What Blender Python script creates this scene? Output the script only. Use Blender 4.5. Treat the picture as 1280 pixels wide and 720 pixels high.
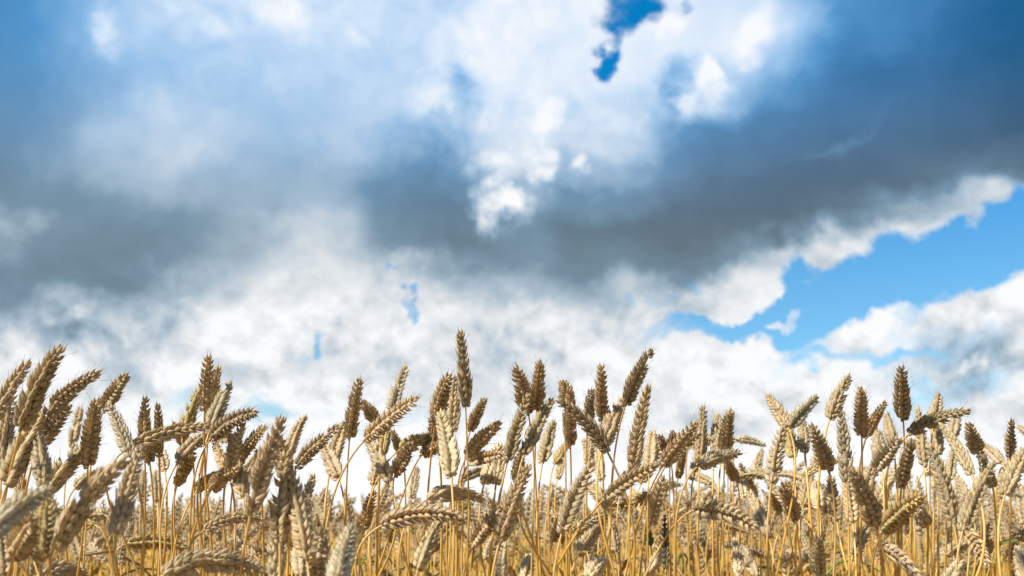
import bpy, math, random
import numpy as np
from mathutils import Vector

for o in list(bpy.data.objects):
    bpy.data.objects.remove(o, do_unlink=True)
SC = bpy.context.scene
COL = SC.collection
R = math.radians
rng = random.Random(11)
nrg = np.random.default_rng(11)

# ------------------------------------------------------------------ camera
FPX = 1245.0                       # focal length in pixels of a 1280 px wide picture
PITCH = math.atan(300.0 / FPX)     # looking up out of the crop
CAM = np.array([0.0, 0.0, 0.72])
cam_d = bpy.data.cameras.new('camera')
cam_d.sensor_width = 36.0
cam_d.lens = 36.0 * FPX / 1280.0
cam_d.clip_start = 0.02
cam_d.clip_end = 3000.0
cam_d.dof.use_dof = True
cam_d.dof.focus_distance = 1.02
cam_d.dof.aperture_fstop = 9.5
cam = bpy.data.objects.new('camera', cam_d)
cam.location = CAM
cam.rotation_euler = (math.pi / 2 + PITCH, 0, 0)
COL.objects.link(cam)
SC.camera = cam
FW = np.array([0, math.cos(PITCH), math.sin(PITCH)])
UP = np.array([0, -math.sin(PITCH), math.cos(PITCH)])
RT = np.array([1.0, 0, 0])


def ray(px, py):
    return FW + RT * ((px - 640.0) / FPX) + UP * ((360.0 - py) / FPX)


def at(px, py, D):
    """world point seen at a picture position at depth D"""
    return CAM + ray(px, py) * D


def project(p):
    v = np.asarray(p) - CAM
    d = v @ FW
    return 640 + FPX * (v @ RT) / d, 360 - FPX * (v @ UP) / d, d


# ------------------------------------------------------------------ light
SUN_EL, SUN_AZ = R(44), R(-128)     # azimuth from +Y (ahead), negative to the left
sd = bpy.data.lights.new('sun', 'SUN')
sd.energy = 4.8
sd.angle = R(3.0)
sd.color = (1.0, 0.955, 0.87)
sun = bpy.data.objects.new('sun', sd)
sv = Vector((math.sin(SUN_AZ) * math.cos(SUN_EL), math.cos(SUN_AZ) * math.cos(SUN_EL), math.sin(SUN_EL)))
sun.rotation_euler = sv.to_track_quat('Z', 'Y').to_euler()
sun.location = (0, 0, 30)
COL.objects.link(sun)

SC.view_settings.view_transform = 'Standard'
SC.view_settings.look = 'None'
EXPO = 0.60                       # exposed for the straw
SC.view_settings.exposure = EXPO
SC.view_settings.gamma = 1.0
SC.view_settings.use_curve_mapping = False
SC.render.engine = 'CYCLES'
SC.cycles.use_denoising = True
SC.cycles.max_bounces = 8
SC.cycles.diffuse_bounces = 6
SC.cycles.transmission_bounces = 4


# ------------------------------------------------------------------ node helper
class NT:
    def __init__(self, tree):
        self.t = tree
        self.n = tree.nodes
        self.l = tree.links

    def new(self, kind, **kw):
        nd = self.n.new(kind)
        for k, v in kw.items():
            setattr(nd, k, v)
        return nd

    def put(self, sock, v):
        if hasattr(v, 'links') or isinstance(v, bpy.types.NodeSocket):
            self.l.new(v, sock)
        elif v is not None:
            sock.default_value = v

    def math(self, op, a, b=None, c=None, clamp=False):
        nd = self.new('ShaderNodeMath', operation=op, use_clamp=clamp)
        self.put(nd.inputs[0], a)
        if b is not None:
            self.put(nd.inputs[1], b)
        if c is not None:
            self.put(nd.inputs[2], c)
        return nd.outputs[0]

    def vmath(self, op, a, b=None, scale=None):
        nd = self.new('ShaderNodeVectorMath', operation=op)
        self.put(nd.inputs[0], a)
        if b is not None:
            self.put(nd.inputs[1], b)
        if scale is not None:
            self.put(nd.inputs['Scale'], scale)
        return nd.outputs['Value'] if op in ('LENGTH', 'DOT_PRODUCT') else nd.outputs['Vector']

    def noise(self, vec, scale, detail=4, rough=0.5, dist=0.0, col=False):
        nd = self.new('ShaderNodeTexNoise')
        self.put(nd.inputs['Vector'], vec)
        nd.inputs['Scale'].default_value = scale
        nd.inputs['Detail'].default_value = detail
        nd.inputs['Roughness'].default_value = rough
        nd.inputs['Distortion'].default_value = dist
        return nd.outputs['Color'] if col else nd.outputs[0]

    def smooth(self, v, a, b, lo=0.0, hi=1.0):
        nd = self.new('ShaderNodeMapRange', interpolation_type='SMOOTHSTEP')
        self.put(nd.inputs['Value'], v)
        nd.inputs['From Min'].default_value = a
        nd.inputs['From Max'].default_value = b
        nd.inputs['To Min'].default_value = lo
        nd.inputs['To Max'].default_value = hi
        return nd.outputs['Result']

    def mix(self, f, a, b, blend='MIX'):
        nd = self.new('ShaderNodeMix', data_type='RGBA', blend_type=blend)
        self.put(nd.inputs[0], f)
        self.put(nd.inputs[6], a)
        self.put(nd.inputs[7], b)
        return nd.outputs[2]


# ------------------------------------------------------------------ sky
world = bpy.data.worlds.new('World')
SC.world = world
world.use_nodes = True
world.node_tree.nodes.clear()
W = NT(world.node_tree)
SKY_STRENGTH = 0.1
tc = W.new('ShaderNodeTexCoord')
DIRV = tc.outputs['Generated']
sky = W.new('ShaderNodeTexSky', sky_type='NISHITA')
sky.sun_disc = False
sky.sun_elevation = SUN_EL
sky.sun_rotation = SUN_AZ
sky.air_density = 1.0
sky.dust_density = 0.6
sky.ozone_density = 2.5
sep = W.new('ShaderNodeSeparateXYZ')
W.put(sep.inputs[0], DIRV)
az = W.math('ARCTAN2', sep.outputs[0], sep.outputs[1])
el = W.math('ARCSINE', sep.outputs[2])
comb = W.new('ShaderNodeCombineXYZ')
W.put(comb.inputs[0], az)
W.put(comb.inputs[1], el)
P0 = comb.outputs[0]


def warp(p, amps):
    for scale, amp, det in amps:
        c = W.noise(DIRV, scale, det, 0.55, 0.0, col=True)
        c = W.vmath('SUBTRACT', c, (0.5, 0.5, 0.5))
        p = W.vmath('ADD', p, W.vmath('SCALE', c, scale=amp))
    s = W.vmath('MULTIPLY', p, (1, 1, 0))
    return s


P_SOFT = warp(P0, [(6.0, 0.055, 3), (18.0, 0.075, 7)])
P_CRISP = warp(P0, [(8.0, 0.055, 3), (26.0, 0.070, 8)])


def azel(px, py):
    d = ray(px, py)
    d = d / np.linalg.norm(d)
    return math.atan2(d[0], d[1]), math.asin(d[2])


def blobs(p, items):
    """sum of soft ellipses placed by azimuth and elevation"""
    total = None
    for cx, cy, rx, ry, ang, wgt, core in items:
        a, e = azel(cx, cy)
        k = 1.0 / math.cos(e)
        mp = W.new('ShaderNodeMapping', vector_type='TEXTURE')
        q_ = p
        if total is not None:          # evaluate one after the other: keeps the shader's memory small
            ma = W.new('ShaderNodeVectorMath', operation='MULTIPLY_ADD')
            W.put(ma.inputs[0], total)
            ma.inputs[1].default_value = (1e-7, 1e-7, 1e-7)
            W.put(ma.inputs[2], p)
            q_ = ma.outputs[0]
        W.put(mp.inputs['Vector'], q_)
        mp.inputs['Location'].default_value = (a, e, 0)
        mp.inputs['Rotation'].default_value = (0, 0, R(ang))
        mp.inputs['Scale'].default_value = (rx / FPX * k, ry / FPX, 1)
        r = W.vmath('LENGTH', mp.outputs[0])
        v = W.smooth(r, core, 1.0, wgt, 0.0)
        total = v if total is None else W.math('ADD', total, v)
    return total


# thickness of the cloud deck (0 thin and white, 10 heavy), rows from high to low
DECK_Y = [0, 40, 80, 120, 160, 200, 240, 280, 320, 360, 400, 440, 480, 520, 560, 640]
DECK = np.array([
    [6.6, 5.5, 2.8, 1.8, 2.0, 2.0, 2.4, 2.8, 0.8, 1.0, 1.2, 1.5, 2.0, 5.8, 7.0, 8.2, 9.6],
    [6.6, 5.4, 3.0, 2.8, 2.3, 2.2, 2.9, 1.9, 1.2, 0.9, 1.0, 1.2, 1.6, 6.3, 7.2, 8.4, 9.6],
    [6.3, 5.2, 4.6, 4.2, 3.6, 3.0, 2.9, 2.2, 1.2, 0.9, 1.2, 2.0, 3.5, 7.0, 8.0, 8.9, 9.7],
    [6.6, 5.6, 4.2, 3.9, 4.2, 3.8, 3.2, 2.4, 1.4, 0.8, 2.2, 3.0, 5.0, 7.2, 8.0, 8.8, 9.8],
    [6.6, 5.6, 3.7, 3.3, 4.4, 3.9, 3.3, 4.2, 2.2, 1.3, 3.7, 6.6, 7.4, 7.8, 7.8, 9.0, 9.9],
    [6.6, 5.2, 3.9, 3.0, 4.7, 4.3, 4.6, 6.0, 3.2, 2.6, 5.3, 7.0, 7.6, 7.8, 8.6, 9.0, 8.6],
    [6.8, 6.0, 5.0, 4.7, 5.0, 4.3, 6.2, 7.7, 4.4, 5.0, 6.6, 7.8, 8.4, 8.7, 8.5, 5.5, 1.0],
    [5.0, 6.2, 6.5, 6.1, 4.6, 2.8, 6.7, 8.3, 6.4, 7.6, 8.1, 8.5, 8.5, 8.3, 4.2, 1.0, 1.0],
    [5.9, 6.7, 6.8, 6.0, 3.1, 1.8, 2.8, 6.5, 6.4, 7.5, 7.8, 7.8, 4.8, 1.5, 1.0, 1.0, 1.0],
    [6.4, 6.7, 6.4, 4.5, 2.4, 1.7, 1.8, 2.8, 5.6, 5.3, 4.6, 2.8, 1.2, 1.0, 1.0, 0.8, 0.8],
    [5.2, 3.5, 3.8, 2.9, 1.3, 1.2, 2.2, 2.2, 2.7, 3.2, 1.6, 1.0, 0.8, 0.8, 0.8, 0.8, 0.8],
    [3.0, 2.9, 3.1, 2.0, 1.4, 2.0, 2.6, 2.6, 3.0, 1.6, 1.0, 1.0, 1.2, 0.9, 1.0, 4.0, 1.5],
    [1.6, 1.6, 1.6, 1.6, 2.2, 1.6, 2.0, 2.0, 2.2, 1.2, 1.0, 1.6, 1.0, 0.9, 1.4, 3.8, 2.5],
    [0.8, 0.8, 0.8, 0.8, 0.8, 0.8, 1.0, 1.0, 0.9, 0.8, 0.8, 1.6, 1.8, 0.8, 0.8, 1.5, 1.0],
    [0.5] * 17, [0.2] * 17])
DECK_X = np.arange(17) * 80.0


def deck_at(a, e):
    d = np.array([math.sin(a) * math.cos(e), math.cos(a) * math.cos(e), math.sin(e)])
    x, y, _ = project(CAM + d)
    x = min(1280, max(0, x)); y = min(640, max(0, y))
    j = min(len(DECK_Y) - 2, int(np.searchsorted(DECK_Y, y, 'right')) - 1)
    f = (y - DECK_Y[j]) / (DECK_Y[j + 1] - DECK_Y[j])
    return (1 - f) * np.interp(x, DECK_X, DECK[j]) + f * np.interp(x, DECK_X, DECK[j + 1])


def deck_field(p):
    """cloud thickness over azimuth and elevation: one ramp per band of elevation"""
    sp = W.new('ShaderNodeSeparateXYZ')
    W.put(sp.inputs[0], p)
    pos = W.math('MULTIPLY_ADD', sp.outputs[0], 1.0 / R(72), 0.5)
    els = [R(q) for q in np.linspace(0.5, 31.0, 18)]
    step = els[1] - els[0]
    total = None
    for j, e in enumerate(els):
        rp = W.new('ShaderNodeValToRGB')
        rp.color_ramp.interpolation = 'CARDINAL'
        st = rp.color_ramp.elements
        for q in range(27):
            f = q / 26.0
            v = float(deck_at(R(-36 + 72 * f), e)) / 10.0
            if q == 0:
                el_ = st[0]; el_.position = 0.0
            elif q == 26:
                el_ = st[len(st) - 1]; el_.position = 1.0
            else:
                el_ = st.new(f)
            el_.color = (v, v, v, 1)
        W.put(rp.inputs[0], pos if total is None else W.math('MULTIPLY_ADD', total, 1e-7, pos))
        d_ = W.math('SUBTRACT', sp.outputs[1] if total is None else W.math('MULTIPLY_ADD', total, 1e-7, sp.outputs[1]), e)
        if j == 0:
            wgt = W.smooth(d_, 0.0, step, 1.0, 0.0)
        elif j == len(els) - 1:
            wgt = W.smooth(d_, -step, 0.0, 0.0, 1.0)
        else:
            wgt = W.smooth(W.math('ABSOLUTE', d_), 0.0, step, 1.0, 0.0)
        t_ = W.math('MULTIPLY', rp.outputs[0], wgt)
        total = t_ if total is None else W.math('ADD', total, t_)
    return total


# small sunlit tops (negative) and dark scraps (positive) over the deck
SCRAPS = [
    (125, 45, 34, 44, -15, -0.28, 0.1), (222, 15, 50, 30, 0, -0.16, 0.1), (258, 40, 22, 26, 0, -0.14, 0.1), (205, 120, 55, 50, 0, -0.10, 0.1),
    (355, 12, 36, 40, 0, -0.22, 0.1), (435, 50, 36, 24, 0, -0.16, 0.1), (595, 45, 50, 40, 0, -0.12, 0.1), (270, 185, 60, 40, 20, -0.12, 0.1),
    (540, 125, 30, 60, -15, -0.16, 0.1), (585, 110, 34, 50, 0, 0.24, 0.1), (630, 254, 40, 36, -10, -0.70, 0.35), (620, 205, 50, 32, 0, -0.30, 0.2),
    (684, 215, 18, 20, 0, -0.34, 0.2), (725, 205, 20, 18, 0, -0.30, 0.2), (672, 165, 34, 60, 10, -0.30, 0.2), (886, 118, 44, 40, 30, -0.30, 0.0),
    (900, 95, 20, 26, 0, -0.30, 0.2), (846, 95, 40, 36, 20, 0.26, 0.2), (840, 30, 36, 22, 0, -0.14, 0.2), (948, 35, 34, 50, -10, -0.24, 0.2),
    (1090, 145, 80, 14, 28, -0.10, 0.1), (1050, 180, 70, 14, 24, -0.08, 0.1), (18, 270, 60, 28, 0, -0.16, 0.1), (355, 275, 50, 20, 5, -0.10, 0.1),
    (75, 398, 44, 14, 22, -0.22, 0.2), (130, 350, 80, 26, 0, 0.06, 0.1), (1190, 445, 70, 26, 12, 0.16, 0.2), (1215, 458, 26, 14, 10, -0.30, 0.2),
]
# openings to the blue
HOLES = [
    (790, 12, 60, 40, 20, 2.0, 0.2), (752, 70, 36, 17, 10, 1.8, 0.15), (857, 0, 24, 16, 0, 1.0, 0.2), (770, 52, 16, 12, 40, 0.7, 0.2),
    (1150, 330, 225, 60, 17, 2.0, 0.35), (1020, 378, 135, 54, 14, 1.9, 0.3), (890, 408, 120, 30, 6, 1.9, 0.25),
    (1240, 300, 115, 58, 18, 1.8, 0.25), (1015, 422, 75, 42, 10, 1.4, 0.2), (1130, 450, 260, 70, 4, 0.42, 0.3),
    (405, 437, 17, 30, 10, 1.7, 0.15), (385, 458, 26, 10, 20, 0.7, 0.2),
    (503, 356, 13, 16, -10, 1.3, 0.15), (506, 377, 13, 16, 0, 1.25, 0.15), (477, 333, 10, 10, 0, 0.75, 0.2),
    (300, 506, 150, 24, 2, 0.95, 0.2), (520, 520, 110, 28, 10, 0.55, 0.2), (1180, 502, 140, 26, 12, 0.75, 0.2),
    (1085, 447, 110, 17, 3, 0.95, 0.2), (780, 384, 30, 13, 0, 1.0, 0.2), (830, 376, 34, 11, 0, 0.95, 0.2), (870, 362, 28, 11, 10, 0.95, 0.2),
    (980, 402, 28, 15, 14, -2.6, 0.3), (930, 372, 66, 26, 14, -2.2, 0.3), (1085, 402, 90, 22, 28, -1.3, 0.2), (940, 440, 70, 24, 0, -0.8, 0.2),
]
fb_big = W.noise(DIRV, 5.5, 6, 0.55, 0.3)
fb_mid = W.noise(DIRV, 15.0, 8, 0.60, 0.3)
FLAT = W.vmath('MULTIPLY', DIRV, (1, 1, 1.5))
fb_low = W.noise(FLAT, 22.0, 9, 0.57, 0.2)
# tops of the billows catch the light, their undersides are shaded
rel_mid = W.math('SUBTRACT', W.noise(W.vmath('ADD', DIRV, (0, 0, 0.020)), 15.0, 8, 0.60, 0.3), fb_mid)
rel_low = W.math('SUBTRACT', W.noise(W.vmath('ADD', FLAT, (0, 0, 0.016)), 22.0, 9, 0.57, 0.2), fb_low)
S = deck_field(P_SOFT)
heavy = W.smooth(S, 0.30, 0.80, 1.25, 0.32)
S = W.math('ADD', S, W.math('MULTIPLY', blobs(P_CRISP, SCRAPS), W.smooth(fb_mid, 0.34, 0.64, 0.15, 1.05)))
lowmask = W.smooth(el, R(17), R(9), 0.0, 1.0)
patch = W.smooth(W.noise(DIRV, 3.7, 3, 0.5), 0.40, 0.62, 0.25, 1.0)
det = W.math('MULTIPLY', W.math('SUBTRACT', fb_big, 0.5), 0.26)
det = W.math('MULTIPLY_ADD', W.math('MULTIPLY', W.math('SUBTRACT', fb_mid, 0.5), patch), 0.46, det)
det = W.math('MULTIPLY_ADD', W.math('MULTIPLY', rel_mid, patch), 0.55, det)
lowdet = W.math('MULTIPLY_ADD', rel_low, 0.45, W.math('MULTIPLY', W.math('SUBTRACT', fb_low, 0.60), 0.34))
lowdet = W.math('MULTIPLY_ADD', rel_mid, 0.50, lowdet)
heap = W.smooth(fb_mid, 0.43, 0.58, 0.03, -0.055)      # separate heaps of cumulus
lowdet = W.math('ADD', lowdet, heap)
det = W.math('MULTIPLY_ADD', lowdet, lowmask, det)
S = W.math('MULTIPLY_ADD', det, heavy, S)
holes = blobs(P_CRISP, HOLES)
edge = W.math('ADD', W.math('MULTIPLY', W.math('SUBTRACT', fb_low, 0.5), 1.6), W.math('MULTIPLY', W.math('SUBTRACT', fb_mid, 0.5), 2.4))
hole = W.math('ADD', holes, W.math('MULTIPLY', edge, W.smooth(holes, 0.02, 0.35)))
hole = W.smooth(hole, 0.16, 1.85)


def lin(c):
    return tuple(((q / 255.0) / 12.92 if q < 10 else (((q / 255.0) + 0.055) / 1.055) ** 2.4) for q in c) + (1,)


def cloud_ramp(cols):
    rp = W.new('ShaderNodeValToRGB')
    st = rp.color_ramp.elements
    for q, c in enumerate(cols):
        f = q / (len(cols) - 1.0)
        el_ = st[0] if q == 0 else (st[len(st) - 1] if q == len(cols) - 1 else st.new(f))
        el_.position = f
        el_.color = lin(c)
    W.put(rp.inputs[0], S)
    return rp.outputs[0]


# higher bellies scatter bluer light, lower ones are greyer
c_hi = cloud_ramp([(247, 250, 255), (208, 228, 250), (152, 195, 236), (86, 152, 207), (54, 115, 168), (24, 92, 140)])
c_lo = cloud_ramp([(252, 253, 254), (222, 227, 231), (174, 192, 206), (122, 148, 166), (101, 119, 131), (80, 97, 110)])
hi = W.smooth(el, R(15.0), R(26.5))
ccol = W.mix(hi, c_lo, c_hi)
ccol = W.mix(W.smooth(el, R(6.5), R(1.5)), ccol, (1.02, 1.03, 1.05, 1))
cl10 = W.vmath('SCALE', ccol, scale=2.0 ** -EXPO / SKY_STRENGTH)
blue = W.vmath('MULTIPLY', sky.outputs[0], W.mix(W.smooth(el, R(9), R(27)), (0.52, 0.88, 0.98, 1), (0.012, 0.78, 1.15, 1)))
skyc = W.mix(hole, cl10, blue)
bg = W.new('ShaderNodeBackground')
W.put(bg.inputs['Color'], skyc)
bg.inputs['Strength'].default_value = SKY_STRENGTH
wo = W.new('ShaderNodeOutputWorld')
W.l.new(bg.outputs[0], wo.inputs['Surface'])
world.cycles.sampling_method = 'MANUAL'
world.cycles.sample_map_resolution = 512


# ------------------------------------------------------------------ materials
def material(name):
    m = bpy.data.materials.new(name)
    m.use_nodes = True
    m.node_tree.nodes.clear()
    return m, NT(m.node_tree)


def finish(N, col, rough, transl, bump=None, spec=0.35, sheen=0.0):
    b = N.new('ShaderNodeBsdfPrincipled')
    N.put(b.inputs['Base Color'], col)
    N.put(b.inputs['Roughness'], rough)
    b.inputs['Specular IOR Level'].default_value = spec
    b.inputs['Sheen Weight'].default_value = sheen
    b.inputs['Sheen Roughness'].default_value = 0.5
    if bump is not None:
        N.l.new(bump, b.inputs['Normal'])
    out = N.new('ShaderNodeOutputMaterial')
    if transl > 0:
        t = N.new('ShaderNodeBsdfTranslucent')
        N.put(t.inputs['Color'], col)
        mx = N.new('ShaderNodeMixShader')
        mx.inputs[0].default_value = transl
        N.l.new(b.outputs[0], mx.inputs[1])
        N.l.new(t.outputs[0], mx.inputs[2])
        N.l.new(mx.outputs[0], out.inputs[0])
    else:
        N.l.new(b.outputs[0], out.inputs[0])


def attr(N, name, what='Fac'):
    a = N.new('ShaderNodeAttribute', attribute_name=name)
    return a.outputs[what]


def bumpnode(N, h, strength, dist):
    b = N.new('ShaderNodeBump')
    b.inputs['Strength'].default_value = strength
    b.inputs['Distance'].default_value = dist
    N.put(b.inputs['Height'], h)
    return b.outputs[0]


M_EAR, N = material('ripe husk')
tone = attr(N, 'tone')
hr = attr(N, 'hrnd')
tint = attr(N, 'tint', 'Color')
geo = N.new('ShaderNodeTexCoord').outputs['Object']
cr = N.new('ShaderNodeValToRGB')
cr.color_ramp.elements[0].position = 0.0
cr.color_ramp.elements[0].color = (0.76, 0.58, 0.30, 1)
cr.color_ramp.elements[1].position = 1.0
cr.color_ramp.elements[1].color = (0.25, 0.165, 0.075, 1)
for pos, c in ((0.30, (0.77, 0.62, 0.38, 1)), (0.62, (0.66, 0.51, 0.29, 1)), (0.84, (0.45, 0.33, 0.18, 1))):
    e = cr.color_ramp.elements.new(pos)
    e.color = c
N.put(cr.inputs[0], tone)
n1 = N.noise(geo, 260.0, 3, 0.6)
n2 = N.noise(geo, 60.0, 3, 0.6)
c = N.mix(N.smooth(n1, 0.42, 0.68, 0.0, 0.55), cr.outputs[0], (0.27, 0.19, 0.10, 1))
c = N.mix(N.smooth(n2, 0.40, 0.70, 0.0, 0.35), c, (0.66, 0.60, 0.50, 1))
nv = N.math('SINE', N.math('MULTIPLY', attr(N, 'nerve'), 6.2832 * 7))
nv = N.math('MULTIPLY', nv, N.smooth(tone, 0.05, 0.3))
c = N.mix(N.smooth(nv, 0.2, 1.0, 0.0, 0.38), c, (0.36, 0.25, 0.12, 1))
hv = N.math('MULTIPLY_ADD', hr, 0.50, 0.76)
c = N.vmath('SCALE', c, scale=hv)
c = N.vmath('MULTIPLY', c, tint)
finish(N, c, 0.70, 0.36, bumpnode(N, N.math('MULTIPLY_ADD', nv, 0.3, n1), 0.45, 0.0006), 0.22, 0.25)

M_STEM, N = material('straw stem')
tone = attr(N, 'tone')
tint = attr(N, 'tint', 'Color')
geo = N.new('ShaderNodeTexCoord').outputs['Object']
st = N.noise(N.vmath('MULTIPLY', geo, (420, 420, 9)), 1.0, 3, 0.6)
blot = N.noise(geo, 14.0, 4, 0.6)
c = N.mix(N.smooth(st, 0.35, 0.68), (0.80, 0.52, 0.14, 1), (0.68, 0.38, 0.06, 1))
c = N.mix(N.smooth(blot, 0.52, 0.72, 0, 0.55), c, (0.82, 0.65, 0.34, 1))
c = N.mix(N.smooth(tone, 0.78, 1.0, 0, 0.45), c, (0.62, 0.43, 0.20, 1))
c = N.vmath('MULTIPLY', c, tint)
finish(N, c, 0.42, 0.22, bumpnode(N, st, 0.25, 0.0004), 0.5)

M_LEAF, N = material('dry leaf')
tint = attr(N, 'tint', 'Color')
geo = N.new('ShaderNodeTexCoord').outputs['Object']
blot = N.noise(geo, 40.0, 4, 0.6)
c = N.mix(N.smooth(blot, 0.40, 0.66), (0.66, 0.47, 0.20, 1), (0.45, 0.29, 0.11, 1))
c = N.vmath('MULTIPLY', c, tint)
finish(N, c, 0.55, 0.30)

M_SOIL, N = material('dry soil')
geo = N.new('ShaderNodeTexCoord').outputs['Object']
a = N.noise(geo, 1.2, 6, 0.6)
b2 = N.noise(geo, 25.0, 6, 0.6)
c = N.mix(N.smooth(a, 0.35, 0.65), (0.16, 0.11, 0.065, 1), (0.25, 0.185, 0.10, 1))
c = N.mix(N.smooth(b2, 0.5, 0.66, 0, 0.7), c, (0.42, 0.31, 0.14, 1))
finish(N, c, 0.9, 0.0, bumpnode(N, b2, 0.6, 0.02))


# ------------------------------------------------------------------ mesh building
def nrm(v):
    v = np.asarray(v, float)
    return v / max(1e-9, np.linalg.norm(v))


def build(name, V, F, m, parent=None, attrs=None, tint=None, loc=None):
    """V (n,3), F (m,4) quads -> one mesh object"""
    me = bpy.data.meshes.new(name)
    V = np.ascontiguousarray(V, dtype=np.float32)
    F = np.ascontiguousarray(F, dtype=np.int32)
    me.vertices.add(len(V))
    me.vertices.foreach_set('co', V.ravel())
    me.loops.add(F.size)
    me.loops.foreach_set('vertex_index', F.ravel())
    me.polygons.add(len(F))
    me.polygons.foreach_set('loop_start', np.arange(0, F.size, F.shape[1], dtype=np.int32))
    me.polygons.foreach_set('use_smooth', np.ones(len(F), dtype=bool))
    for k, a in (attrs or {}).items():
        at_ = me.attributes.new(k, 'FLOAT', 'POINT')
        at_.data.foreach_set('value', np.ascontiguousarray(a, dtype=np.float32))
    ca = me.attributes.new('tint', 'FLOAT_COLOR', 'POINT')
    t = np.ones((len(V), 4), dtype=np.float32)
    if tint is not None:
        t[:, :3] = tint
    ca.data.foreach_set('color', t.ravel())
    me.materials.append(m)
    me.update(calc_edges=True)
    o = bpy.data.objects.new(name, me)
    COL.objects.link(o)
    if parent is not None:
        o.parent = parent
    return o


RINGS = {
    3: ([0.0, 0.12, 0.27, 0.43, 0.60, 0.76, 0.90, 1.0], [0.30, 0.74, 1.0, 0.98, 0.78, 0.46, 0.17, 0.06], 8),
    2: ([0.0, 0.22, 0.50, 0.78, 1.0], [0.40, 0.92, 1.0, 0.62, 0.05], 6),
    1: ([0.0, 0.35, 0.75, 1.0], [0.40, 1.0, 0.66, 0.04], 4),
    0: ([0.0, 0.45, 1.0], [0.45, 1.0, 0.05], 3),
}


def ear_template(L, ns, lod, rg, fat=1.0, bristle=1.0, open_=1.0):
    """straight ear along s: arrays of vertices (s, x, y), quads, tone along husk, per-husk random"""
    ts, rs, K = RINGS[lod]
    ts = np.array(ts)
    rs = np.array(rs)
    B, A, Nn, LN, WD, TH, AW, RN = [], [], [], [], [], [], [], []
    hs = 1.16 * L / 0.075

    def husk(b, a, n, l, w, th, awn, rn):
        B.append(b); A.append(nrm(a)); Nn.append(n); LN.append(l); WD.append(w); TH.append(th); AW.append(awn); RN.append(rn)

    for i in range(ns):
        f = (i + 0.2) / ns
        if lod >= 2 and 0.1 < f < 0.9 and rg.random() < 0.035:
            continue
        s = L * (0.00 + 0.90 * f)
        sg = 1 if i % 2 else -1
        env = min(1.0, 0.70 + 1.9 * f) * (1.0 - 0.45 * max(0.0, (f - 0.25) / 0.75) ** 1.4)
        e = hs * env * fat * rg.uniform(0.92, 1.08)
        mm = 0.001 * e
        tw = rg.uniform(-0.12, 0.12)
        ct, stt = math.cos(tw), math.sin(tw)
        srn = rg.uniform(-0.15, 0.15)

        def rot(v):
            return np.array([v[0], v[1] * ct - v[2] * stt, v[1] * stt + v[2] * ct])

        def put(b, ax, ay, nx, ny, l, w, th, awn):
            j = rg.uniform(-4, 4)
            ax = R((ax * open_ + j)); ay = R((ay * open_ + rg.uniform(-4, 4)))
            a = np.array([1.0, sg * math.tan(ax), math.tan(ay)])
            husk(rot(np.array(b)) + np.array([s, 0, 0]), rot(a), rot(np.array([0, sg * nx, ny])), l * rg.uniform(0.92, 1.08), w, th,
                 awn, min(1, max(0, rg.random() * 0.7 + 0.15 + srn)))
        top = f ** 2
        awn = (0.12 + 0.30 * rg.random() * (0.4 + top)) * bristle
        if lod >= 2:
            put((0.6 * mm, sg * 1.5 * mm, 0), 38, rg.uniform(-6, 6), 1, 0, 8.6 * mm, 1.95 * mm, 1.55 * mm, awn)
            for q in (-1, 1):
                aw = (0.16 + 0.95 * rg.random() ** 2 * (0.35 + top)) * bristle
                put((-0.2 * mm, sg * 0.9 * mm, q * 1.2 * mm), 31, q * 28, 0.5, q * 0.87, 9.6 * mm, 1.95 * mm, 1.55 * mm, aw)
        if lod == 3:
            for q in (-1, 1):
                put((-1.4 * mm, sg * 1.3 * mm, q * 1.5 * mm), 40, q * 36, 0.6, q * 0.8, 7.0 * mm, 1.8 * mm, 1.2 * mm, 0.22 * bristle)
        if lod <= 1:
            for q in (-1, 1):
                put((0, sg * 1.1 * mm, q * 1.2 * mm), 30, q * 24, 0.7, q * 0.7, 10 * mm, 2.4 * mm, 2.0 * mm, 0.15)
    # end spikelet
    mm = 0.001 * hs * 0.58 * fat
    for q in range(3 if lod >= 2 else 1):
        th_ = q * 2.1 + rg.uniform(0, 1)
        n = np.array([0, math.cos(th_), math.sin(th_)])
        husk(np.array([L * 0.885, 0, 0]) + n * 1.0 * mm, np.array([1, 0.16 * n[1], 0.16 * n[2]]), n, 10.5 * mm, 2.3 * mm, 1.9 * mm, 0.45 * bristle,
             rg.random())
    B = np.array(B); A = np.array(A); Nn = np.array(Nn)
    LN = np.array(LN); WD = np.array(WD); TH = np.array(TH); AW = np.array(AW); RN = np.array(RN)
    Nn = Nn - A * np.sum(A * Nn, 1, keepdims=True)
    Nn /= np.linalg.norm(Nn, axis=1, keepdims=True)
    S = np.cross(A, Nn)
    ph = -np.pi + np.arange(K) * 2 * np.pi / K
    keel = 1 + 0.30 * np.clip(np.cos(ph), 0, 1) ** 6
    n = len(B)
    rows = []
    tn = []
    pw = []
    for t, r in zip(ts, rs):
        cen = B + A * (t * LN)[:, None] + Nn * ((0.085 * math.sin(math.pi * t) + 0.03 * t * t) * LN)[:, None]
        ring = cen[:, None, :] + Nn[:, None, :] * (TH[:, None] * r * (np.cos(ph) * keel)[None, :])[:, :, None] \
            + S[:, None, :] * (WD[:, None] * r * np.sin(ph)[None, :])[:, :, None]
        rows.append(ring)
        tn.append(np.full((n, K), t * 0.9))
        pw.append(np.broadcast_to(np.arange(K) / K, (n, K)))
    # pointed beak or short awn
    tip = B + A * (LN * (1 + AW))[:, None] + Nn * ((-0.05 + 0.10 * AW) * LN)[:, None]
    rows.append(np.repeat(tip[:, None, :], K, 1) + Nn[:, None, :] * (0.00012 * np.cos(ph))[None, :, None] + S[:, None, :] * (0.00012 * np.sin(ph))[None, :, None])
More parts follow.
